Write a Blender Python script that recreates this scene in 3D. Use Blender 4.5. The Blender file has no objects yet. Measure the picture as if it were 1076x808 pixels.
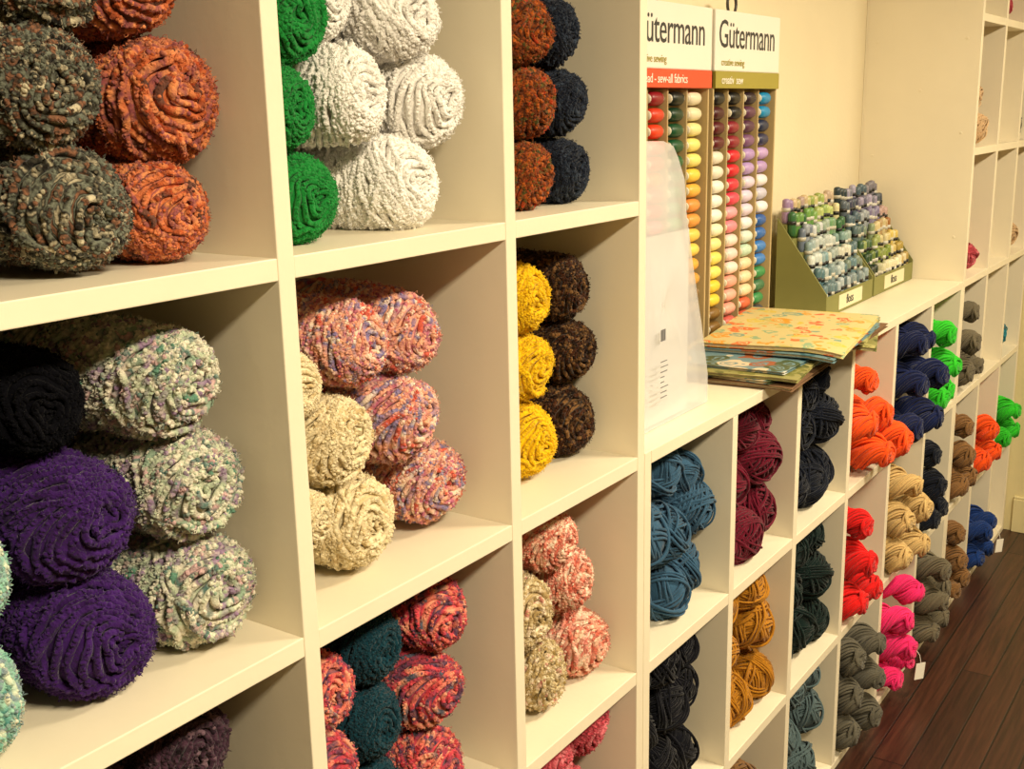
import bpy, math, random
from mathutils import Matrix, Vector, Euler, noise
random.seed(7)
C=bpy.context; D=bpy.data
COL=C.scene.collection
# ------------------------------------------------------------------ camera
F=1183.; H=1.71
R_=Vector((.5653,-.8247,-.0212)); Dn=Vector((-.2053,-.1156,-.9718)); Fw=Vector((.7989,.5537,-.2348))
cam=D.cameras.new('camera'); co=D.objects.new('camera',cam); COL.objects.link(co)
co.matrix_world=Matrix(((R_.x,-Dn.x,-Fw.x,0),(R_.y,-Dn.y,-Fw.y,0),(R_.z,-Dn.z,-Fw.z,H),(0,0,0,1)))
cam.lens=F/1076*36; cam.sensor_width=36; cam.clip_start=.02; C.scene.camera=co

# ------------------------------------------------------------------ material helpers
def lin(h):
    h=h.lstrip('#'); v=[int(h[i:i+2],16)/255 for i in (0,2,4)]
    return tuple((c/12.92 if c<=.04045 else ((c+.055)/1.055)**2.4) for c in v)+(1,)
def newmat(n,rough=.6,sheen=0,spec=.5):
    m=D.materials.new(n); m.use_nodes=True; nt=m.node_tree; b=nt.nodes['Principled BSDF']
    b.inputs['Roughness'].default_value=rough
    b.inputs['Specular IOR Level'].default_value=spec
    if sheen: b.inputs['Sheen Weight'].default_value=sheen; b.inputs['Sheen Roughness'].default_value=.5
    return m,nt,b
def N(nt,t,**k):
    n=nt.nodes.new(t)
    for a,v in k.items(): setattr(n,a,v)
    return n
def ramp(nt,stops,interp='LINEAR'):
    r=N(nt,'ShaderNodeValToRGB'); cr=r.color_ramp; cr.interpolation=interp
    while len(cr.elements)<len(stops): cr.elements.new(.5)
    for e,(p,c) in zip(cr.elements,stops): e.position=p; e.color=c
    return r
def flat(n,hexc,rough=.6,var=.06,scale=8,bump=0,bscale=200,spec=.5):
    m,nt,b=newmat(n,rough,0,spec); c=lin(hexc)
    tc=N(nt,'ShaderNodeTexCoord'); no=N(nt,'ShaderNodeTexNoise'); no.inputs['Scale'].default_value=scale; no.inputs['Detail'].default_value=4
    nt.links.new(tc.outputs['Object'],no.inputs['Vector'])
    r=ramp(nt,[(.3,tuple(x*(1-var) for x in c[:3])+(1,)),(.7,tuple(min(1,x*(1+var)) for x in c[:3])+(1,))])
    nt.links.new(no.outputs['Fac'],r.inputs['Fac']); nt.links.new(r.outputs['Color'],b.inputs['Base Color'])
    if bump:
        n2=N(nt,'ShaderNodeTexNoise'); n2.inputs['Scale'].default_value=bscale
        nt.links.new(tc.outputs['Object'],n2.inputs['Vector'])
        bp=N(nt,'ShaderNodeBump'); bp.inputs['Strength'].default_value=bump; bp.inputs['Distance'].default_value=.002
        nt.links.new(n2.outputs['Fac'],bp.inputs['Height']); nt.links.new(bp.outputs['Normal'],b.inputs['Normal'])
    return m
def attrmat(n,rough=.5):
    m,nt,b=newmat(n,rough); a=N(nt,'ShaderNodeAttribute'); a.attribute_name='col'
    nt.links.new(a.outputs['Color'],b.inputs['Base Color']); return m

def yarn(name,cols,freq=1.2,fuzz=.12,bscale=60.,bump=.7,mix3=.3,sc3=3.,lo=.88,hi=1.1,solid=(.85,1.12)):
    """wool: colour changes along the strand (mesh attribute tt) broken up by fibre noise"""
    m,nt,b=newmat(name,.98,fuzz,.04)
    at=N(nt,'ShaderNodeAttribute'); at.attribute_name='tt'
    oi=N(nt,'ShaderNodeObjectInfo')
    mu=N(nt,'ShaderNodeMath',operation='MULTIPLY'); mu.inputs[1].default_value=freq
    nt.links.new(at.outputs['Fac'],mu.inputs[0])
    ma=N(nt,'ShaderNodeMath',operation='MULTIPLY_ADD'); ma.inputs[1].default_value=90.
    nt.links.new(oi.outputs['Random'],ma.inputs[0]); nt.links.new(mu.outputs[0],ma.inputs[2])
    no=N(nt,'ShaderNodeTexNoise',noise_dimensions='1D'); no.inputs['Scale'].default_value=1; no.inputs['Detail'].default_value=1.5
    nt.links.new(ma.outputs[0],no.inputs['W'])
    tc=N(nt,'ShaderNodeTexCoord')
    n4=N(nt,'ShaderNodeTexNoise'); n4.inputs['Scale'].default_value=sc3; n4.inputs['Detail'].default_value=2
    nt.links.new(tc.outputs['Object'],n4.inputs['Vector'])
    s1=N(nt,'ShaderNodeMath',operation='MULTIPLY_ADD'); s1.inputs[1].default_value=mix3; s1.inputs[2].default_value=-.5*mix3
    nt.links.new(n4.outputs['Fac'],s1.inputs[0])
    s2=N(nt,'ShaderNodeMath',operation='ADD'); nt.links.new(no.outputs['Fac'],s2.inputs[0]); nt.links.new(s1.outputs[0],s2.inputs[1])
    k=len(cols)
    if k==1:
        c=lin(cols[0]); st=[(.3,tuple(x*solid[0] for x in c[:3])+(1,)),(.7,tuple(min(1,x*solid[1]) for x in c[:3])+(1,))]
    else:
        st=[(.25+.50*i/(k-1),lin(c)) for i,c in enumerate(cols)]
    r=ramp(nt,st); nt.links.new(s2.outputs[0],r.inputs['Fac'])
    n2=N(nt,'ShaderNodeTexNoise'); n2.inputs['Scale'].default_value=bscale/8; n2.inputs['Detail'].default_value=3
    nt.links.new(tc.outputs['Object'],n2.inputs['Vector'])
    hsv=N(nt,'ShaderNodeHueSaturation'); mr=N(nt,'ShaderNodeMapRange'); mr.inputs[1].default_value=.3; mr.inputs[2].default_value=.7; mr.inputs[3].default_value=lo; mr.inputs[4].default_value=hi
    nt.links.new(n2.outputs['Fac'],mr.inputs[0]); nt.links.new(mr.outputs[0],hsv.inputs['Value']); nt.links.new(r.outputs['Color'],hsv.inputs['Color'])
    nt.links.new(hsv.outputs['Color'],b.inputs['Base Color'])
    n3=N(nt,'ShaderNodeTexNoise'); n3.inputs['Scale'].default_value=bscale/3; n3.inputs['Detail'].default_value=2
    nt.links.new(tc.outputs['Object'],n3.inputs['Vector'])
    bp=N(nt,'ShaderNodeBump'); bp.inputs['Strength'].default_value=bump; bp.inputs['Distance'].default_value=.003
    nt.links.new(n3.outputs['Fac'],bp.inputs['Height']); nt.links.new(bp.outputs['Normal'],b.inputs['Normal'])
    return m

# ------------------------------------------------------------------ mesh builder
class MB:
    def __init__(s): s.v=[]; s.f=[]; s.c=[]; s.m=[]; s.t=[]; s.mi=0
    def add(s,vs,fs,col=(1,1,1,1),ts=None):
        o=len(s.v); s.v+= [tuple(p) for p in vs]; s.f+=[tuple(i+o for i in f) for f in fs]; s.c+=[col]*len(vs)
        s.t+= ts if ts else [0.]*len(vs); s.m+=[s.mi]*len(fs)
    def box(s,x0,x1,y0,y1,z0,z1,col=(1,1,1,1)):
        vs=[(x,y,z) for x in (x0,x1) for y in (y0,y1) for z in (z0,z1)]
        s.add(vs,[(0,1,3,2),(4,6,7,5),(0,4,5,1),(2,3,7,6),(0,2,6,4),(1,5,7,3)],col)
    def rings(s,rings,col=(1,1,1,1),ts=None,closed=False,caps=True):
        n=len(rings[0]); vs=[p for r in rings for p in r]; fs=[]
        for i in range(len(rings)-1):
            for j in range(n):
                a=i*n+j; b=i*n+(j+1)%n; fs.append((a,b,b+n,a+n))
        if closed:
            k=(len(rings)-1)*n
            for j in range(n): fs.append((k+j,k+(j+1)%n,(j+1)%n,j))
        elif caps:
            fs.append(tuple(range(n-1,-1,-1))); k=(len(rings)-1)*n; fs.append(tuple(k+j for j in range(n)))
        tt=[ts[i] for i in range(len(rings)) for j in range(n)] if ts else None
        s.add(vs,fs,col,tt)
    def tube(s,pts,rad,sides=6,ts=None,closed=False,col=(1,1,1,1),caps=True):
        n=len(pts); rg=[]; up=Vector((.13,.31,.94))
        for i in range(n):
            a=pts[(i-1)%n] if (closed or i>0) else pts[i]; b=pts[(i+1)%n] if (closed or i<n-1) else pts[i]
            t=(b-a); t=t.normalized() if t.length>1e-9 else Vector((0,1,0))
            u=up-t*up.dot(t)
            if u.length<1e-3: u=Vector((1,0,0))-t*t.x
            u.normalize(); up=u; w=t.cross(u)
            r=rad[i] if isinstance(rad,list) else rad
            rg.append([pts[i]+(u*math.cos(2*math.pi*k/sides)+w*math.sin(2*math.pi*k/sides))*r for k in range(sides)])
        s.rings(rg,col,ts,closed,caps)
    def nub(s,p,d,r,t):
        """small rounded knot of yarn"""
        u=d.orthogonal().normalized(); w=d.cross(u); vs=[p+d*r*.85]
        for h,q in ((.5,.7),(-.3,1.0)):
            for k in range(6):
                a=6.2832*k/6+(h>0)*.5; vs.append(p+d*r*h+(u*math.cos(a)+w*math.sin(a))*r*q)
        fs=[(0,1+k,1+(k+1)%6) for k in range(6)]
        for k in range(6): fs.append((1+k,7+k,7+(k+1)%6,1+(k+1)%6))
        s.add(vs,fs,ts=[t]*13)
    def cyl(s,c,ax,r,l,sides=14,col=(1,1,1,1),prof=None):
        ax=Vector(ax).normalized(); u=ax.orthogonal().normalized(); w=ax.cross(u); c=Vector(c)
        prof=prof or [(-1,1),(1,1)]
        s.rings([[c+ax*(t*l/2)+(u*math.cos(2*math.pi*k/sides)+w*math.sin(2*math.pi*k/sides))*r*f for k in range(sides)] for t,f in prof],col)
    def mesh(s,name,mats=(),smooth=False):
        me=D.meshes.new(name); me.from_pydata(s.v,[],s.f)
        for m in mats: me.materials.append(m)
        me.polygons.foreach_set('material_index',s.m)
        ca=me.color_attributes.new('col','FLOAT_COLOR','POINT'); ca.data.foreach_set('color',[x for c in s.c for x in c])
        ta=me.attributes.new('tt','FLOAT','POINT'); ta.data.foreach_set('value',s.t)
        if smooth: me.polygons.foreach_set('use_smooth',[True]*len(me.polygons))
        me.update(); return me
    def obj(s,name,mats=(),smooth=False,parent=None,bevel=0):
        o=D.objects.new(name,s.mesh(name,mats,smooth)); COL.objects.link(o)
        if parent: o.parent=parent; o.matrix_parent_inverse=parent.matrix_world.inverted()
        if bevel:
            b=o.modifiers.new('bevel','BEVEL'); b.width=bevel; b.segments=2; b.limit_method='ANGLE'
        return o
def empty(name,loc):
    e=D.objects.new(name,None); e.location=loc; e.empty_display_size=.05; COL.objects.link(e); e.matrix_world=Matrix.Translation(loc); return e

# ------------------------------------------------------------------ room
paint=flat('shelf_paint','#EBE1C8',.45,.025,6,.15,60)
wallm=flat('wall_paint','#EADDBC',.8,.03,3,.3,90)
endm=flat('end_wall_paint','#DCCF9E',.8,.04,3,.3,90)
dim=flat('far_wall_paint','#94875E',.9,.03,3)
ceilm=flat('ceiling_paint','#C8BE9E',.9,.02,3)
def wall(name,x0,x1,y0,y1,z0,z1,m):
    b=MB(); b.box(x0,x1,y0,y1,z0,z1); return b.obj(name,[m])
wall('wall_left',-1.6,4.78,1.1803,1.285,0,2.7,wallm)
wall('wall_back',4.73,4.83,-2.6,1.1803,0,2.7,endm)
wall('wall_right',-1.6,4.73,-2.7,-2.6,0,2.7,dim)
wall('wall_front',-1.7,-1.6,-2.7,1.285,0,2.7,dim)
wall('ceiling',-1.7,4.83,-2.7,1.285,2.7,2.8,ceilm)
m,nt,b=newmat('floor_boards',.38)
tc=N(nt,'ShaderNodeTexCoord'); br=N(nt,'ShaderNodeTexBrick'); br.offset=.37
br.inputs['Scale'].default_value=1; br.inputs['Brick Width'].default_value=1.7; br.inputs['Row Height'].default_value=.085; br.inputs['Mortar Size'].default_value=.0025
br.inputs['Color1'].default_value=lin('#4a2a1f'); br.inputs['Color2'].default_value=lin('#361d16'); br.inputs['Mortar'].default_value=lin('#100705')
mp=N(nt,'ShaderNodeMapping'); mp.inputs['Scale'].default_value=(1.5,28,1); gn=N(nt,'ShaderNodeTexNoise'); gn.inputs['Scale'].default_value=3; gn.inputs['Detail'].default_value=6
nt.links.new(tc.outputs['Object'],br.inputs['Vector']); nt.links.new(tc.outputs['Object'],mp.inputs['Vector']); nt.links.new(mp.outputs[0],gn.inputs['Vector'])
gr=ramp(nt,[(.35,(.5,.48,.48,1)),(.7,(1.25,1.2,1.15,1))]); nt.links.new(gn.outputs['Fac'],gr.inputs['Fac'])
mx=N(nt,'ShaderNodeMix',data_type='RGBA',blend_type='MULTIPLY'); mx.inputs[0].default_value=1
nt.links.new(br.outputs['Color'],mx.inputs[6]); nt.links.new(gr.outputs['Color'],mx.inputs[7]); nt.links.new(mx.outputs[2],b.inputs['Base Color'])
bp=N(nt,'ShaderNodeBump'); bp.inputs['Strength'].default_value=.4; bp.inputs['Distance'].default_value=.004; bp.invert=True
nt.links.new(br.outputs['Fac'],bp.inputs['Height']); nt.links.new(bp.outputs['Normal'],b.inputs['Normal'])
wall('floor',-1.7,4.83,-2.7,1.285,-.1,0,m)
bb=MB(); bb.box(4.715,4.73,-2.6,.80,0,.14); bb.box(4.718,4.73,-2.6,.80,.14,.15); bb.obj('baseboard_back',[endm],bevel=.003)

# ------------------------------------------------------------------ shelving units
Yf,Yb=.83,1.18; T=.0115
def unit(name,ends,divs,zs,ztop,screws=None):
    b=MB(); x0,x1=ends
    b.box(x0,x0+2*T,Yf,Yb-.006,0,ztop); b.box(x1-2*T,x1,Yf,Yb-.006,0,ztop)
    cells=[x0+2*T]+[v for d in divs for v in (d-T,d+T)]+[x1-2*T]
    for d in divs: b.box(d-T,d+T,Yf,Yb-.006,.022,ztop-2*T)
    for i in range(0,len(cells),2):
        for z in zs: b.box(cells[i],cells[i+1],Yf+.0006,Yb-.006,z-T,z+T)
    b.box(x0+2*T,x1-2*T,Yf-.0006,Yb-.006,ztop-2*T,ztop)
    b.box(x0+2*T,x1-2*T,Yf-.0003,Yb-.006,0.0,.022)
    b.box(x0,x1,Yb-.006,Yb,0,ztop)
    if screws:
        for (y,z) in screws: b.cyl((x0-.0012,y,z),(1,0,0),.004,.0024,12,(.6,.6,.6,1))
    return b.obj(name,[paint],bevel=.0012)
unit('tall_cubby_shelf',(-.02,1.575),[.4,.803,1.203],[.384,.766,1.150,1.562,1.96],2.36)
lo=unit('low_cubby_shelf',(1.5765,3.7145),[1.945,2.29,2.647,3.005,3.36],[.384,.766],1.1615)
unit('tall_cubby_shelf.001',(3.716,4.722),[4.055,4.39],[.384,.766,1.150,1.562,1.96],2.36,
     screws=[(.87,1.90),(.87,1.62),(.87,1.30),(1.14,1.90),(1.14,1.55),(1.0,1.75)])

# ------------------------------------------------------------------ yarn templates (unit radius, axis Y, front at y=0 going +Y)
def boucle(seed,L=4.2,nub=.25):
    rnd=random.Random(seed); b=MB(); sp=.118; sr=.066; cap=.9
    def mer(s):
        if s<1.38:
            a=s/1.38*math.pi/2; rho=math.sin(a)**.97; y=cap*(1-math.cos(a)); y+=.20*math.exp(-(rho/.2)**2)
            return rho*.95,y
        y=cap+(s-1.38); u=(y-cap)/(L-cap)
        return .95+.06*math.sin(u*3.1)-.12*max(0,u-.7)/.3,y
    smax=1.38+(L-cap); ph=rnd.uniform(0,6.28); ax=rnd.uniform(.45,.75)
    s=.05; th=0; pts=[]; rad=[]; ts=[]; tt=0; st=.062
    cx,cz=rnd.uniform(-.28,.28),rnd.uniform(-.28,.28)
    nz=lambda a,q: noise.noise(Vector((a,q,seed*3.3)))
    P=[]
    def rr(tt,r): return max(.5,1+nub*(nz(tt*4.2,0)*1.6+rnd.uniform(-.2,.2)))*r
    while s<smax:
        rho0=mer(s)[0]; dth=st/max(.1,rho0); th+=dth; s+=sp*dth/(2*math.pi); tt+=st
        A=min(1,max(0,(s-.25)/1.2))*ax
        se=s+A*math.sin(th+ph+s*.9)+.06*math.sin(3*th+s*2)+.10*nz(tt*2.3,5)
        se=min(smax,max(.02,se))
        rho,y=mer(se); j=1+.07*nz(tt*.7,9)+.055*nz(tt*3.1,13)
        w=max(0,1-se/1.25)
        p=Vector((rho*j*math.cos(th)+cx*w,y+.07*nz(tt*3.3,21),rho*j*math.sin(th)+cz*w))
        pts.append(p); rad.append(rr(tt,sr)); ts.append(tt); P.append((p,tt))
    b.tube(pts,rad,6,ts)
    for k in range(18):
        y0=rnd.uniform(.5,L-.8); tilt=rnd.choice((-1,1))*rnd.uniform(.3,1.3); p0=rnd.uniform(0,6.28); pts=[];rad=[];ts=[]
        for i in range(100):
            th=2*math.pi*i/100; y=y0+tilt*math.sin(th+p0)+.05*nz(tt*2.3,5); y=max(.22,min(L-.2,y))
            rho=.985 if y>cap else math.sqrt(max(0,1-((cap-y)/cap)**2))*.955+.03
            j=1.01+.04*nz(tt*3,13)
            p=Vector((rho*j*math.cos(th),y,rho*j*math.sin(th))); pts.append(p); tt+=st; ts.append(tt); P.append((p,tt))
            rad.append(rr(tt,sr))
        b.tube(pts,rad,6,ts,closed=True)
    Pf=[q for q in P if q[0].y<L*.72]
    def dr(p): return Vector((p.x,(p.y-cap)*1.1 if p.y<cap else 0,p.z)).normalized()
    # boucle knots covering the strands (keep the strand's colour so stripes read)
    for k in range(6500):
        p,t0=Pf[rnd.randrange(len(Pf))]; d=dr(p)
        d=(d+Vector((rnd.gauss(0,.4),rnd.gauss(0,.4),rnd.gauss(0,.4)))).normalized()
        b.nub(p+d*sr*rnd.uniform(.7,1.2),d,rnd.uniform(.026,.052),t0+rnd.choice((0,0,0,0,.6)))
    # few stray fibre loops softening the outline
    for k in range(700):
        p,t0=Pf[rnd.randrange(len(Pf))]; d=dr(p); r=Vector((rnd.gauss(0,1),rnd.gauss(0,1),rnd.gauss(0,1))).normalized()
        q=p+d*sr; h=rnd.uniform(.04,.08)
        b.tube([q-r*.04,q+d*h-r*.03,q+d*h+r*.03,q+r*.05],.008,3,[t0]*4,caps=False)
    prof=[]
    for i in range(26):
        se=smax*i/25; rho,y=mer(se); prof.append((max(.02,rho*.95),y+.06))
    prof.append((.02,L))
    b.rings([[Vector((r*math.cos(6.2832*k/24),y,r*math.sin(6.2832*k/24))) for k in range(24)] for r,y in prof],ts=[i*.4 for i in range(len(prof))])
    return b.mesh('boucle_skein',[],True)
def woolball(seed,el=1.45):
    rnd=random.Random(seed); b=MB(); tt=0
    G=18
    for g in range(G):
        az=rnd.uniform(0,6.28); ti=rnd.uniform(.15,1.35)
        n=Vector((math.sin(ti)*math.cos(az),math.cos(ti),math.sin(ti)*math.sin(az))).normalized()
        a=n.orthogonal().normalized(); bb_=n.cross(a); c0=rnd.uniform(-.6,.45); lay=1-.12+.010*g; K=rnd.randint(3,7)
        for k in range(K):
            c=c0+k*.09+rnd.uniform(-.02,.02)
            if abs(c)>.93: continue
            rr=math.sqrt(1-c*c); M=48; pts=[]; ts=[]
            w1,w2=rnd.uniform(0,6.28),rnd.uniform(.01,.05); w3=rnd.uniform(.01,.05)
            for i in range(M):
                th=6.2832*i/M; tt+=.12; p=(n*(c+w2*math.sin(2*th+w1)+.012*math.sin(7*th+k))+(a*math.cos(th)+bb_*math.sin(th))*rr)*(lay+w3*math.sin(3*th+w1)+rnd.uniform(-.006,.006))
                pts.append(Vector((p.x,p.y*el+el,p.z))); ts.append(tt)
            b.tube(pts,rnd.uniform(.034,.050),6,ts,closed=True)
    prof=[(math.sin(math.pi*i/16)*.87+.001,el-el*.87*math.cos(math.pi*i/16)) for i in range(17)]
    b.rings([[Vector((r*math.cos(6.2832*k/24),y,r*math.sin(6.2832*k/24))) for k in range(24)] for r,y in prof],ts=[i*.7 for i in range(17)])
    return b.mesh('wool_ball',[],True)
def hank(seed,L=5.0):
    rnd=random.Random(seed); b=MB(); tt=0; M=46; turns=rnd.uniform(1.1,1.5); p0=rnd.uniform(0,6.28)
    def env(s): return max(.12,(1-abs(2*s-1)**3.2))**.5
    for B in range(2):
        def cen(s):
            a=p0+B*math.pi+turns*2*math.pi*s; e=env(s); q=.46*min(1,e*1.05)
            return Vector((q*math.cos(a),L*s,q*math.sin(a))),a,e
        K=16
        for k in range(K):
            pts=[];ts=[]; jr=rnd.uniform(.88,1.14); w=rnd.uniform(0,6); jf=rnd.uniform(-.15,.15)
            for i in range(M+1):
                s=i/M; c,a,e=cen(s); f=6.2832*k/K+a*1.3+jf*math.sin(8*s+w)
                r=.53*e*jr*(1+.07*math.sin(11*s+w))
                pts.append(c+Vector((r*math.cos(f),0,r*math.sin(f)))); tt+=.11; ts.append(tt)
            b.tube(pts,rnd.uniform(.06,.08),5,ts)
        rg=[]
        for i in range(25):
            c,a,e=cen(i/24); rg.append([c+Vector((.44*e*math.cos(6.2832*k/14),0,.44*e*math.sin(6.2832*k/14))) for k in range(14)])
        b.rings(rg,ts=[i*.5 for i in range(25)])
    for k in range(6):
        pts=[];ts=[]
        for i in range(30):
            th=6.2832*i/30; tt+=.1; ts.append(tt); q=.42+.07*(k%3)
            pts.append(Vector((q*math.cos(th),.12+.09*(k//2)+.08*math.sin(th*2+k),q*.8*math.sin(th))))
        b.tube(pts,.07,5,ts,closed=True)
    return b.mesh('twisted_hank',[],True)
BO=[boucle(i) for i in (3,11,27,41)]
WB=[woolball(i) for i in (2,9,14)]
HK=[hank(i) for i in (4,6,21)]
dummy=D.materials.new('slot')
for me in BO+WB+HK: me.materials.append(dummy)

# ------------------------------------------------------------------ yarns
def skeins(name,mat,items,kind=BO,y=.865,ly=1.0,tilt=7,dx=0.):
    """items (x,z,r[,y])"""
    if kind is BO: dx+=.012
    c=Vector((sum(i[0] for i in items)/len(items),y+.1,sum(i[1] for i in items)/len(items)))
    e=empty(name,c)
    for n,it in enumerate(items):
        x,z,r=it[:3]; yy=it[3] if len(it)>3 else y; x+=dx
        me=kind[random.randrange(len(kind))]
        o=D.objects.new('skein_%d'%(n+1),me); COL.objects.link(o)
        o.material_slots[0].link='OBJECT'; o.material_slots[0].material=mat
        o.parent=e
        t=math.radians(tilt)
        rot=Euler((random.uniform(-t,t)*.6,0,random.uniform(-t,t))).to_matrix().to_4x4()@Matrix.Rotation(random.uniform(0,6.28),4,'Y')
        L={id(BO):4.2,id(WB):2.9,id(HK):5.0}[id(kind)]
        rr=r/(1.06 if kind is BO else 1.03)
        sy=min(rr*ly,(1.16-yy)/L)
        o.matrix_parent_inverse=e.matrix_world.inverted()
        o.matrix_basis=Matrix.Translation((x,yy,z))@rot@Matrix.Diagonal((rr*random.uniform(.97,1.03),sy,rr*random.uniform(.97,1.03),1))
    return e
Y_=yarn
m_char=Y_('yarn_charcoal_marl',['#1e1b17','#45433a','#b0a68c','#2a2723','#74786a','#302d28','#8a6048','#3a3a33','#c2b89c'],2.2,mix3=.5,sc3=4)
m_plum=Y_('yarn_plum_marl',['#1c141a','#4a3140','#2a1c26','#6d5560'],3)
m_rust=Y_('yarn_rust',['#5c3a30','#b4562e','#dc8254','#8a4a50','#e0905c','#b04c2a','#6a4438'],1.3,mix3=.35)
m_green=Y_('yarn_green',['#1f8238'],2)
m_white=Y_('yarn_white',['#f6f3ee'],2,lo=.96,hi=1.04,solid=(.94,1.04))
m_autumn=Y_('yarn_autumn',['#b2441c','#3c4420','#bc5e22','#4c2814','#a04c24','#4a5428','#b0401f'],1.4,mix3=.35)
m_navyt=Y_('yarn_slate_navy',['#252f3f','#171c2a','#343f50'],3)
m_tweed=Y_('yarn_sage_tweed',['#5b8470','#e0d8c2','#8a6f90','#aebca0','#e6decb','#4f726c','#cfa8a8','#8ca28c'],1.2,mix3=.25)
m_purple=Y_('yarn_purple',['#2c1346','#402066'],2)
m_teal=Y_('yarn_seafoam',['#5aa39a','#d0d8c0','#7d8f9a','#94c4ae','#4a8a86','#d4d4be'],1.4)
m_pink=Y_('yarn_pink_multi',['#c95c4c','#f2d4bc','#b05c7c','#f0b08e','#7a70a0','#f6e0c6','#d0604e'],.9,mix3=.22)
m_cream=Y_('yarn_cream',['#d4c194','#e8dab6','#c8b080'],2)
m_yellow=Y_('yarn_yellow',['#e6ba16'],2)
m_brown=Y_('yarn_brown_marl',['#1e110b','#4a2a18','#170d09','#84603a','#28160f'],2.6)
m_black=Y_('yarn_black',['#08080d'],2,fuzz=.02)
m_red=Y_('yarn_red_multi',['#a8303a','#e07c66','#4a3a54','#cc4450','#eaa080','#5a5a6a'],.9,mix3=.22)
m_dteal=Y_('yarn_deep_teal',['#103643'],2)
m_coral=Y_('yarn_coral_cream',['#e0826a','#f4d4b8','#cc604e','#f6e2ca','#da8c7e'],.9,mix3=.22)
m_oat=Y_('yarn_oatmeal',['#86703e','#dccca4','#a08654','#e6d8bc','#b87a6a'],2.0)
m_rose=Y_('yarn_rose',['#d05c68','#b03c4a','#e0828a'],1.4)
b3=dict(bscale=90,bump=.5,fuzz=.15,mix3=.3,sc3=1.2)
m_blue=Y_('wool_steel_blue',['#365874'],.5,**b3); m_maroon=Y_('wool_maroon',['#661228'],.5,**b3)
m_ink=Y_('wool_ink',['#121724'],.5,**b3); m_orange=Y_('wool_orange',['#f0561c'],.5,**b3)
m_navy=Y_('wool_navy',['#151f48'],.5,**b3); m_lime=Y_('wool_lime',['#34c42c'],.5,**b3)
m_blk=Y_('wool_black',['#0e0f17'],.5,**b3); m_must=Y_('wool_mustard',['#b0771e'],.5,**b3)
m_dgrn=Y_('wool_spruce',['#10211f'],.5,**b3); m_red2=Y_('wool_red',['#d81e1e'],.5,**b3)
m_tan=Y_('wool_tan',['#ceae74'],.5,**b3); m_gblue=Y_('wool_grey_teal',['#4e6064'],.5,**b3)
m_grey=Y_('wool_grey_olive',['#5c584c'],.5,**b3); m_hot=Y_('wool_hot_pink',['#f53078'],.5,**b3)
m_olive=Y_('wool_khaki',['#6a6250'],.5,**b3); m_brn2=Y_('wool_camel',['#84603a'],.5,**b3)
m_tl2=Y_('wool_teal',['#1f7f90'],.5,**b3); m_royal=Y_('wool_royal_blue',['#1a3878'],.5,**b3); m_mix=Y_('wool_sand',['#d0b088'],.5,**b3)

skeins('charcoal_yarn_skeins',m_char,[(.600,1.632,.058),(.583,1.738,.056),(.606,1.845,.057)])
skeins('plum_yarn_skeins',m_plum,[(.470,1.632,.058),(.462,1.745,.056),(.470,1.86,.056)])
skeins('rust_yarn_skeins',m_rust,[(.704,1.623,.049,.87),(.716,1.728,.060,.87),(.692,1.838,.053,.87)])
skeins('green_yarn_skeins',m_green,[(.878,1.623,.049),(.862,1.718,.046),(.880,1.815,.053)])
skeins('white_yarn_skeins',m_white,[(1.063,1.631,.058),(.983,1.732,.058),(1.110,1.726,.058),(1.068,1.834,.058),(.950,1.630,.04,.95),(.957,1.838,.046,.9)])
skeins('autumn_yarn_skeins',m_autumn,[(1.332,1.623,.049),(1.342,1.722,.051),(1.326,1.822,.050)])
skeins('slate_yarn_skeins',m_navyt,[(1.455,1.622,.049,.88),(1.452,1.720,.049,.88),(1.437,1.818,.049,.88)])
skeins('sage_tweed_yarn_skeins',m_tweed,[(.710,1.223,.061),(.704,1.340,.059),(.695,1.454,.059)])
skeins('purple_yarn_skeins',m_purple,[(.577,1.225,.063),(.570,1.346,.062)])
skeins('seafoam_yarn_skeins',m_teal,[(.444,1.218,.056),(.447,1.330,.055)])
skeins('black_yarn_skeins',m_black,[(.455,1.452,.055,.88),(.560,1.464,.050,.895)])
skeins('pink_yarn_skeins',m_pink,[(.959,1.448,.054),(1.070,1.440,.054,.88),(1.048,1.335,.056),(1.110,1.226,.057,.88)])
skeins('cream_yarn_skeins',m_cream,[(.952,1.224,.060),(.922,1.340,.056),(.855,1.262,.036),(.852,1.42,.040)])
skeins('yellow_yarn_skeins',m_yellow,[(1.350,1.222,.058,.885),(1.355,1.334,.054,.885),(1.347,1.442,.054,.885)])
skeins('brown_yarn_skeins',m_brown,[(1.484,1.222,.057,.895),(1.489,1.335,.053,.895),(1.480,1.441,.053,.895)])
skeins('mulberry_yarn_skeins',m_plum,[(.676,1.05,.058,.88),(.555,1.04,.058,.88),(.62,.94,.058,.88),(.68,.838,.058,.88),(.555,.838,.058,.88)])
skeins('red_multi_yarn_skeins',m_red,[(.866,1.035,.050),(.866,.93,.050),(.866,.832,.05)])
skeins('crimson_multi_yarn_skeins',m_red,[(1.086,1.048,.054),(1.072,.941,.056),(1.072,.835,.056)])
skeins('deep_teal_yarn_skeins',m_dteal,[(.970,1.045,.053,.88),(.960,.94,.053,.88),(.966,.833,.054,.88)])
skeins('coral_yarn_skeins',m_coral,[(1.382,1.055,.053),(1.450,.962,.056,.87),(1.488,.839,.060,.87)])
skeins('oatmeal_yarn_skeins',m_oat,[(1.308,.960,.060),(1.354,.839,.061)])
skeins('rose_yarn_skeins',m_rose,[(1.488,.690,.058),(1.36,.68,.056),(1.42,.575,.058),(1.48,.458,.058),(1.36,.458,.058)])
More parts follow.
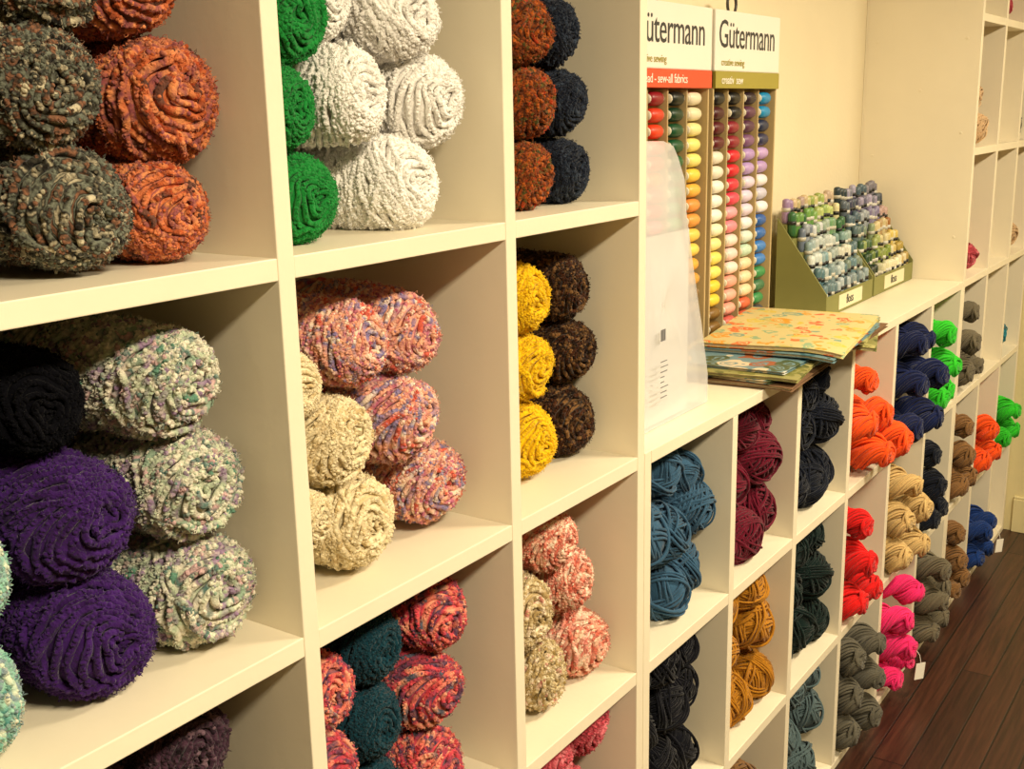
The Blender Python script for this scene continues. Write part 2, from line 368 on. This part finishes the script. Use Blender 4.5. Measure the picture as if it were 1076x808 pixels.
skeins('dark_marl_yarn_skeins',m_char,[(.95,.68,.056),(1.08,.67,.056),(.95,.56,.056),(1.07,.555,.056),(.95,.455,.055),(1.07,.455,.055)])
W=dict(kind=WB,tilt=25)
skeins('steel_blue_wool_balls',m_blue,[(1.645,.847,.066,.86),(1.755,.842,.064,.85),(1.862,.845,.066,.86),(1.66,.965,.066,.84),(1.775,.960,.064,.845),(1.868,.955,.062,.85),(1.645,1.072,.060,.86),(1.755,1.070,.060,.855),(1.85,1.045,.05,.87)],**W)
skeins('maroon_wool_balls',m_maroon,[(2.03,.845,.066,.86),(2.13,.843,.064,.84),(2.205,.845,.064,.85),(2.06,.965,.064,.86),(2.195,.972,.070,.84),(2.11,1.058,.052,.86),(2.21,1.065,.05,.87)],**W)
skeins('ink_wool_balls',m_ink,[(2.375,.845,.066,.85),(2.47,.845,.066,.84),(2.565,.845,.066,.845),(2.42,.972,.066,.85),(2.56,.972,.068,.83),(2.46,1.065,.055,.85),(2.57,1.070,.050,.86)],**W)
skeins('black_wool_balls',m_blk,[(1.645,.46,.064,.86),(1.76,.46,.062,.86),(1.862,.46,.062,.86),(1.66,.575,.064,.86),(1.79,.575,.062,.86),(1.87,.575,.058,.87),(1.65,.688,.062,.86),(1.77,.692,.060,.855),(1.862,.67,.05,.87)],**W)
skeins('mustard_wool_balls',m_must,[(2.03,.46,.064,.86),(2.13,.46,.062,.85),(2.205,.46,.062,.85),(2.06,.575,.062,.86),(2.195,.578,.066,.84),(2.05,.688,.060,.86),(2.175,.690,.060,.85)],**W)
skeins('spruce_wool_balls',m_dgrn,[(2.375,.46,.062,.85),(2.47,.46,.064,.84),(2.565,.46,.064,.845),(2.43,.58,.064,.85),(2.56,.58,.066,.835),(2.46,.690,.060,.85),(2.57,.69,.055,.85)],**W)
skeins('grey_teal_wool_balls',m_gblue,[(2.40,.085,.062,.85),(2.55,.085,.064,.84),(2.42,.2,.062,.85),(2.56,.2,.064,.84),(2.46,.308,.058,.85),(2.565,.31,.055,.85)],**W)
skeins('camel_wool_balls',m_brn2,[(2.06,.085,.062,.86),(2.185,.085,.064,.85),(2.06,.2,.062,.86),(2.185,.2,.062,.85)],**W)
K=dict(kind=HK,tilt=10)
skeins('orange_wool_hanks',m_orange,[(2.735,1.045,.052,.80),(2.73,.935,.058,.79),(2.80,.84,.060,.77),(2.915,.845,.062,.755),(2.86,.93,.054,.79)],**K)
skeins('navy_wool_hanks',m_navy,[(3.09,.84,.06,.77),(3.22,.845,.06,.75),(3.10,.96,.06,.77),(3.235,.965,.058,.75),(3.12,1.07,.05,.78),(3.24,1.06,.045,.79)],**K)
skeins('lime_wool_hanks',m_lime,[(3.44,.84,.058,.79),(3.47,.94,.055,.77),(3.44,1.04,.055,.78),(3.56,.84,.055,.80)],**K)
skeins('red_wool_hanks',m_red2,[(2.73,.455,.058,.79),(2.745,.56,.058,.78),(2.73,.665,.054,.79),(2.85,.455,.056,.79)],**K)
skeins('tan_wool_hanks',m_tan,[(3.085,.455,.058,.78),(3.20,.46,.058,.76),(3.09,.565,.056,.78),(3.20,.57,.056,.76),(3.13,.66,.052,.77)],**K)
skeins('ink_wool_hanks',m_ink,[(3.44,.455,.058,.79),(3.45,.56,.056,.78),(3.44,.66,.05,.80),(3.57,.455,.055,.80)],**K)
skeins('grey_wool_hanks',m_grey,[(2.72,.08,.058,.79),(2.84,.08,.06,.77),(2.73,.185,.058,.79),(2.85,.19,.056,.77),(2.73,.295,.054,.79),(2.84,.30,.052,.77)],**K)
skeins('hot_pink_wool_hanks',m_hot,[(3.08,.08,.056,.78),(3.10,.175,.056,.75),(3.09,.27,.054,.76),(3.17,.325,.048,.755),(3.20,.09,.05,.78)],**K)
skeins('khaki_wool_hanks',m_olive,[(3.44,.08,.058,.77),(3.46,.185,.056,.75),(3.45,.29,.056,.75),(3.57,.08,.056,.77),(3.57,.185,.056,.77)],**K)
skeins('sand_wool_hanks',m_olive,[(3.81,.845,.058,.80),(3.82,.95,.056,.79),(3.82,1.05,.052,.80),(3.94,.845,.055,.80)],**K)
skeins('camel_wool_hanks',m_brn2,[(3.81,.455,.058,.79),(3.82,.56,.056,.78),(3.81,.66,.05,.79),(3.93,.455,.056,.79)],**K)
skeins('brown_wool_hanks',m_brn2,[(3.81,.08,.058,.79),(3.82,.185,.056,.78),(3.81,.285,.05,.79),(3.93,.08,.056,.79)],**K)
skeins('tangerine_wool_hanks',m_orange,[(4.15,.455,.058,.79),(4.17,.56,.054,.78),(4.27,.46,.054,.78)],**K)
skeins('royal_blue_wool_hanks',m_royal,[(4.15,.08,.056,.79),(4.17,.18,.054,.77),(4.27,.08,.054,.78),(4.27,.185,.05,.78)],**K)
skeins('bright_green_wool_hanks',m_lime,[(4.48,.455,.056,.79),(4.51,.56,.054,.77),(4.60,.46,.054,.78)],**K)
W2=dict(kind=WB,tilt=6)
skeins('teal_wool_balls',m_tl2,[(4.47,.835,.055,.86),(4.60,.835,.055,.85),(4.14,.835,.055,.86)],**W2)
skeins('cream_wool_balls',m_mix,[(3.815,1.630,.055,.85),(3.94,1.630,.055,.84),(3.875,1.73,.052,.85)],**W2)
skeins('pink_wool_balls',m_rose,[(3.80,1.215,.050,.85),(3.92,1.215,.050,.84)],**W2)
skeins('sand_wool_balls',m_mix,[(4.47,1.22,.056,.85),(4.60,1.22,.056,.85),(4.14,1.22,.05,.87)],**W2)
skeins('rose_wool_balls',m_rose,[(4.14,2.03,.055,.86),(4.26,2.03,.055,.86),(4.2,2.13,.052,.86)],**W2)
skeins('dark_green_wool_balls',m_dgrn,[(4.47,1.63,.054,.86),(4.6,1.63,.054,.86)],**W2)

# ------------------------------------------------------------------ thread racks
white=flat('card_white','#efeade',.5,.01); tanb=flat('rack_board','#bfa878',.6,.05,10); blackp=flat('print_black','#2c2c30',.5,.0)
orangeb=flat('band_orange','#d4502c',.5,.03); oliveb=flat('band_olive','#a2963c',.5,.03); am=attrmat('thread_colours',.4); metal=flat('dark_metal','#3a352f',.35,.05)
whitep=flat('print_white','#f6f2e6',.5,0)
def mixc(a,b,t): return tuple(a[i]*(1-t)+b[i]*t for i in range(3))+(1,)
def grad(stops,t,hard=False):
    t=max(0,min(.9999,t))*(len(stops)-1); i=int(t)
    if hard: return lin(stops[int(t+.5)])
    return mixc(lin(stops[i]),lin(stops[i+1]),t-i)
def text(s,size,loc,mat,parent,name,sx=1):
    c=D.curves.new(name,'FONT'); c.body=s; c.size=size; c.extrude=.0004; c.materials.append(mat); c.resolution_u=3; c.space_character=.95
    t=D.objects.new(name,c); COL.objects.link(t)
    C.view_layer.update(); dg=C.evaluated_depsgraph_get(); me=D.meshes.new_from_object(t.evaluated_get(dg)); D.objects.remove(t)
    o=D.objects.new(name,me); COL.objects.link(o); o.parent=parent; o.matrix_parent_inverse=parent.matrix_world.inverted(); o.rotation_euler=(math.pi/2,0,0); o.location=loc; o.scale=(sx,1,1)
    return o
def rack(x0,x1,bandmat,cols,bandtext):
    z0=1.162; zt=1.922; yf=1.095; e=empty('thread_spool_rack',((x0+x1)/2,1.12,1.4))
    b=MB(); b.box(x0,x1,1.150,1.160,z0,1.79); b.box(x0,x0+.006,yf,1.150,z0,1.79); b.box(x1-.006,x1,yf,1.150,z0,1.79); b.box(x0+.006,x1-.006,yf,1.150,z0,z0+.02)
    n=len(cols); cw=(x1-x0-.012)/n
    for i in range(1,n): b.box(x0+.006+cw*i-.002,x0+.006+cw*i+.002,yf+.006,1.150,z0+.02,1.752)
    b.obj('tray',[tanb],parent=e,bevel=.0015)
    b=MB(); b.box(x0-.002,x1+.002,yf-.004,1.150,1.79,zt); b.obj('header_card',[white],parent=e,bevel=.003)
    b=MB(); b.box(x0,x1,yf-.006,1.150,1.753,1.79); b.obj('header_band',[bandmat],parent=e,bevel=.001)
    text('G\u00fctermann',.086,(x0+.014,yf-.0045,1.842),blackp,e,'header_print',.86)
    text('creative sewing',.022,(x0+.03,yf-.0045,1.803),oliveb,e,'header_small_print')
    text(bandtext,.026,(x0+.03,yf-.0066,1.763),whitep,e,'band_print')
    b=MB(); pts=[Vector(((x0+x1)/2-.04+.024*math.cos(6.2832*i/20),1.12,zt+.02+.024*math.sin(6.2832*i/20))) for i in range(20)]
    b.tube(pts,.0035,8,closed=True); b.obj('hanging_ring',[metal],True,parent=e)
    b=MB(); rows=17; dz=(1.748-z0-.022)/rows
    for i,cs in enumerate(cols):
        for r in range(rows):
            x=x0+.006+cw*(i+.5)+random.uniform(-.003,.003); z=1.748-dz*(r+.5); col=grad(cs,(r+random.uniform(-.8,.8))/(rows-1),random.random()<.6); y=1.112+random.uniform(-.002,.002)
            l=cw*.70; R=dz*.46
            b.cyl((x,y,z),(1,0,0),R*.95,l*.86,14,col,[(-1,.62),(-.82,.93),(-.4,1.03),(.4,1.03),(.82,.93),(1,.62)])
            for s in (-1,1): b.cyl((x+s*l*.455,y,z),(1,0,0),R*.66,l*.08,12,lin('#d9d2bc'),[(-1,.9),(-.5,1),(.5,1),(1,.9)])
    b.obj('thread_spools',[am],True,parent=e)
rack(1.995,2.372,orangeb,[['#4a1020','#7a1020','#e9e3d0','#f0e0c0','#e8dcc8','#c9a0c0','#6a4a8a','#2a2a6a'],['#8a1420','#e04020','#f07020','#d02030','#e890a0','#f0e4d0','#7a5ab0','#3a2a7a'],['#101a14','#0f4a2c','#1a6a3a','#2a8a5a','#8ac060','#d0c4dc','#5a4a9a','#101030'],['#e8dcc0','#f0e080','#f0cc50','#e08040','#f0d060','#e8a840','#8a6a40','#3a2a1c']],'thread - sew-all fabrics')
rack(2.392,2.765,oliveb,[['#15151a','#5a1420','#e8e0d0','#f2f0e8','#f0e8c8','#f0dc70','#e8c840','#7a5a28'],['#101014','#8a2030','#d02030','#f05068','#f0a0ac','#f4d8d0','#eaa090','#b83030'],['#2a1a2a','#6a3a5a','#b090cc','#dccce4','#ece6ec','#b4d4b8','#f0d0ac','#c86040'],['#1a8ac0','#202a4a','#c0a0d8','#f0e8f0','#2a5aa4','#3a7ac4','#3a8a50','#4a4a50']],'creativ  sew')

# ------------------------------------------------------------------ frosted plastic sleeve standing at the counter end
m,nt,b=newmat('frosted_plastic',.3); b.inputs['Base Color'].default_value=(.78,.78,.81,1); b.inputs['Alpha'].default_value=.48; b.inputs['Roughness'].default_value=.2
frost=m
e=empty('frosted_plastic_sleeve',(1.75,.9,1.35))
outl=[(1.605,1.163),(1.93,1.163),(1.925,1.22),(1.905,1.32),(1.875,1.43),(1.845,1.53),(1.825,1.59),(1.805,1.628),(1.78,1.648),(1.74,1.658),(1.605,1.662)]
def wob(x,z): return .005*math.sin(x*40+z*23)+.004*math.sin(z*55-x*17)
def sheet(b,y,bul):
    cx,cz=1.72,1.38; rg=[]
    for k in (1,.93,.85,.72,.6,.45,.3,.15,.02):
        rg.append([Vector((cx+(x-cx)*k,y+bul*(1-k*k)+wob(cx+(x-cx)*k,cz+(z-cz)*k),cz+(z-cz)*k)) for x,z in outl])
    b.rings(rg,caps=False)
b=MB(); sheet(b,.885,-.014); sheet(b,.905,.014)
for i in range(len(outl)):
    (xa,za),(xb,zb)=outl[i],outl[(i+1)%len(outl)]
    ya=wob(xa,za); yb=wob(xb,zb)
    b.add([(xa,.885+ya,za),(xb,.885+yb,zb),(xb,.905+yb,zb),(xa,.905+ya,za)],[(0,1,2,3)])
b.obj('sleeve',[frost],True,parent=e)
b=MB()
b.box(1.625,1.86,.893,.895,1.165,1.50); b.obj('paper_insert',[flat('insert_paper','#e2e0da',.7,.03)],parent=e)
b=MB(); grey=flat('print_grey','#77777a',.6,0)
for i in range(8): b.box(1.692,1.692+random.uniform(.012,.028),.861,.862,1.225+i*.009,1.2265+i*.009)
for i in range(5): b.box(1.692+i*.0035,1.692+i*.0035+random.choice((.001,.002)),.861,.862,1.325,1.345)
b.obj('printed_label',[grey],parent=e)

# ------------------------------------------------------------------ stack of craft magazines / fabric books
def cover(name,base,cs,sc):
    m,nt,b=newmat(name,.45); tc=N(nt,'ShaderNodeTexCoord')
    nz=N(nt,'ShaderNodeTexNoise'); nz.inputs['Scale'].default_value=sc*.7; nt.links.new(tc.outputs['Object'],nz.inputs['Vector'])
    ad=N(nt,'ShaderNodeMix',data_type='RGBA',blend_type='LINEAR_LIGHT'); ad.inputs[0].default_value=.05
    nt.links.new(tc.outputs['Object'],ad.inputs[6]); nt.links.new(nz.outputs['Color'],ad.inputs[7])
    vo=N(nt,'ShaderNodeTexVoronoi'); vo.inputs['Scale'].default_value=sc; nt.links.new(ad.outputs[2],vo.inputs['Vector'])
    k=len(cs); rc=ramp(nt,[(i/k,lin(c)) for i,c in enumerate(cs)],'CONSTANT'); sx=N(nt,'ShaderNodeSeparateColor'); nt.links.new(vo.outputs['Color'],sx.inputs[0]); nt.links.new(sx.outputs[0],rc.inputs['Fac'])
    mk=ramp(nt,[(.0,(0,0,0,1)),(.12,(1,1,1,1)),(.20,(.0,.0,.0,1)),(.28,(1,1,1,1)),(.48,(0,0,0,1))],'CONSTANT'); nt.links.new(vo.outputs['Distance'],mk.inputs['Fac'])
    mx=N(nt,'ShaderNodeMix',data_type='RGBA'); mx.inputs[6].default_value=lin(base); nt.links.new(mk.outputs['Color'],mx.inputs[0]); nt.links.new(rc.outputs['Color'],mx.inputs[7])
    nt.links.new(mx.outputs[2],b.inputs['Base Color']); return m
cv1=cover('cover_floral','#d4c488',['#dc5a22','#e09a2a','#8fb08a','#dd7434','#d8c04a','#7aa090','#c8b868'],24)
cv2=cover('cover_scenic','#6f8f96',['#3f6a78','#d8c8a8','#a05a38','#e0e0d8','#4a5a3a'],16)
cv3=cover('cover_olive','#969258',['#7a7a3a','#b8b070','#666a38'],20)
pages=flat('page_edges','#d0c2a0',.7,.12,150); sp_=flat('fabric_brown','#7a5a3c',.8,.1,30,.6,300)
e=empty('craft_magazine_stack',(2.45,.93,1.18))
def mag(cx,cy,w,d,rot,z,th,mat,name,sag=.0,curl=.004,ph=0):
    ca,sa=math.cos(math.radians(rot)),math.sin(math.radians(rot)); nx,ny=18,16
    def P(u,v):
        x=(u-.5)*w; y=(v-.5)*d; X=cx+x*ca-y*sa; Y=cy+x*sa+y*ca
        over=max(0,.83-Y); zz=z-sag*(over/.12)**2*1.0+curl*math.sin(u*5+ph)*math.sin(v*4+ph)*.5+curl*.5
        return (X,Y,zz)
    for part,ins,m_,a0,a1 in (('cover_top',0,mat,.86,1),('pages',.006,pages,.12,.86),('cover_bottom',0,mat,0,.12)):
        b=MB(); vs=[];fs=[]
        for k in (0,1):
            for i in range(nx+1):
                for j in range(ny+1):
                    u=ins/w+(1-2*ins/w)*i/nx; v=ins/d+(1-2*ins/d)*j/ny; p=P(u,v); vs.append((p[0],p[1],p[2]+th*(a1 if k else a0)))
        q=(nx+1)*(ny+1); I=lambda k,i,j:k*q+i*(ny+1)+j
        for i in range(nx):
            for j in range(ny): fs.append((I(1,i,j),I(1,i+1,j),I(1,i+1,j+1),I(1,i,j+1))); fs.append((I(0,i,j),I(0,i,j+1),I(0,i+1,j+1),I(0,i+1,j)))
        for i in range(nx): fs.append((I(0,i,0),I(0,i+1,0),I(1,i+1,0),I(1,i,0))); fs.append((I(0,i+1,ny),I(0,i,ny),I(1,i,ny),I(1,i+1,ny)))
        for j in range(ny): fs.append((I(0,0,j+1),I(0,0,j),I(1,0,j),I(1,0,j+1))); fs.append((I(0,nx,j),I(0,nx,j+1),I(1,nx,j+1),I(1,nx,j)))
        b.add(vs,fs); b.obj(name+'_'+part,[m_],parent=e)
mag(2.27,.925,.40,.28,4,1.1630,.007,sp_,'book_1',.010,.002,1)
mag(2.28,.93,.39,.26,-5,1.1725,.006,cv2,'book_2',.009,.002,2)
mag(2.26,.930,.38,.28,8,1.1810,.006,cv3,'book_3',.009,.002,0)
mag(2.28,.93,.36,.26,1,1.1890,.005,cv2,'book_4',.006,.002,2)
mag(2.64,.925,.30,.29,16,1.1630,.008,cv3,'book_5',.006,.003,1)
mag(2.63,.925,.30,.28,3,1.1740,.008,sp_,'book_6',.006,.003,0)
mag(2.62,.925,.32,.28,11,1.1850,.007,cv3,'book_7',.006,.003,3)
mag(2.44,.915,.44,.31,5,1.1965,.007,cv2,'book_8',.012,.004,1)
mag(2.46,.915,.46,.31,8,1.2060,.009,cv1,'book_9',.014,.005,1)

# ------------------------------------------------------------------ tiered embroidery floss display
board=flat('display_board','#7c7c44',.6,.05,10); lab=flat('display_label','#dcd6b4',.5,.03)
def floss(x0,x1,pal):
    e=empty('embroidery_floss_display',((x0+x1)/2,1.06,1.3)); b=MB(); tiers=7; y0=.985; y1=1.128; z0=1.1625
    dy=(y1-y0-.012)/tiers; rise=.037
    for s in (x0,x1-.005):
        vs=[(s+q,y0,z0) for q in (0,.005)]+[(s+q,y1,z0) for q in (0,.005)]+[(s+q,y1,z0+.26) for q in (0,.005)]+[(s+q,y0,z0+.062) for q in (0,.005)]
        b.add(vs,[(0,2,4,6),(1,7,5,3),(0,1,3,2),(2,3,5,4),(4,5,7,6),(6,7,1,0)])
    b.box(x0+.005,x1-.005,y0,y0+.004,z0,z0+.055)
    for t in range(tiers): b.box(x0+.005,x1-.005,y0+.006+t*dy,y0+.006+(t+1)*dy,z0,z0+.02+t*rise)
    b.obj('stepped_box',[board],parent=e,bevel=.001)
    b=MB(); b.box(x0+.10,x1-.10,y0-.0015,y0,z0+.008,z0+.048); b.obj('front_label',[lab],parent=e)
    text('floss',.036,(x0+(x1-x0)/2-.04,y0-.002,z0+.018),blackp,e,'label_print')
    b=MB(); n=int((x1-x0-.02)/.0265)
    for t in range(tiers):
        for i in range(n):
            if random.random()<.06: continue
            x=x0+.018+i*.0265+random.uniform(-.002,.002); y=y0+.006+(t+.5)*dy; z=z0+.02+t*rise+.034+random.uniform(-.006,.006)
            col=grad(pal[t],i/(n-1)+random.uniform(-.2,.2),random.random()<.5)
            k=random.uniform(.8,1.05); col=tuple(min(1,c*k) for c in col[:3])+(1,)
            b.cyl((x,y,z),(random.uniform(-.1,.1),0,1),.0108,.066,9,col,[(-1,.35),(-.92,.8),(-.6,1),(.6,1),(.88,.95),(.97,.6),(1,.25)])
            b.cyl((x,y,z+.004),(0,0,1),.0118,.010,9,lin(random.choice(('#c8c6bc','#1a1a1a','#1a1a1a','#b8b4a4'))))
    b.obj('floss_skeins',[am],True,parent=e)
floss(2.885,3.280,[['#5f7880','#a8b4b8','#4a6068','#88989c'],['#4f7078','#b8c4c4','#5f7c84','#7a8a7c'],['#c8d0cc','#7898a0','#d0d0c0','#5f7880'],['#88a0a4','#c0c8c4','#7a9894','#b0bcb0'],['#6f7c90','#c8ccd0','#6a9468','#3a6a44'],['#2f6238','#70a04c','#b0c070','#d8d0a0'],['#9a80a8','#d0b890','#98a858','#c8b098']])
floss(3.295,3.695,[['#1f2f22','#d0ccaa','#e0d8b8','#a88c40'],['#2a4a2c','#7a8c3c','#dcd4b0','#b8a050'],['#3a5a3c','#a0ac68','#dcd0a0','#d0b860'],['#5a7074','#90a07a','#d0c090','#a8703a'],['#4f6470','#a0a8b0','#80789c','#c0a098'],['#5c6874','#40425a','#9c94b0','#4c5460'],['#2c3c44','#9c98b0','#4c606c','#807c88']])

def tag(x,y,z,rot):
    b=MB(); b.box(-.018,.018,-.0008,.0008,-.05,0); b.tube([Vector((0,0,0)),Vector((.002,.01,.02)),Vector((0,.03,.035))],.0008,5)
    o=b.obj('paper_hang_tag',[white]); o.location=(x,y,z); o.rotation_euler=(0,.1,rot)
tag(3.12,.738,.13,-.5); tag(4.20,.745,.15,-.5)

# ------------------------------------------------------------------ lights: ceiling fixtures
glow=D.materials.new('diffuser'); glow.use_nodes=True; bs=glow.node_tree.nodes['Principled BSDF']; bs.inputs['Emission Color'].default_value=(1,.86,.68,1); bs.inputs['Emission Strength'].default_value=3
def lamp(x,y,power,size=(1.2,.25)):
    e=empty('ceiling_light_fixture',(x,y,2.66)); b=MB(); b.box(x-size[0]/2,x+size[0]/2,y-size[1]/2,y+size[1]/2,2.65,2.7); b.obj('housing',[paint],parent=e,bevel=.004)
    b=MB(); b.box(x-size[0]/2+.02,x+size[0]/2-.02,y-size[1]/2+.02,y+size[1]/2-.02,2.642,2.65); b.obj('diffuser',[glow],parent=e)
    l=D.lights.new('lamp','AREA'); l.shape='RECTANGLE'; l.size=size[0]-.05; l.size_y=size[1]-.05; l.energy=power; l.color=(1,.85,.60)
    o=D.objects.new('lamp',l); COL.objects.link(o); o.location=(x,y,2.635); o.parent=e; o.matrix_parent_inverse=e.matrix_world.inverted()
lamp(.35,-.75,80,(.7,.3)); lamp(2.4,-.60,74,(.7,.3)); lamp(4.0,-.6,30,(.7,.3))
w=D.worlds.new('w'); C.scene.world=w; w.use_nodes=True; w.node_tree.nodes['Background'].inputs[0].default_value=(1,.93,.82,1); w.node_tree.nodes['Background'].inputs[1].default_value=.05
C.scene.view_settings.view_transform='Standard'
C.scene.view_settings.look='None'
C.scene.view_settings.exposure=0.05
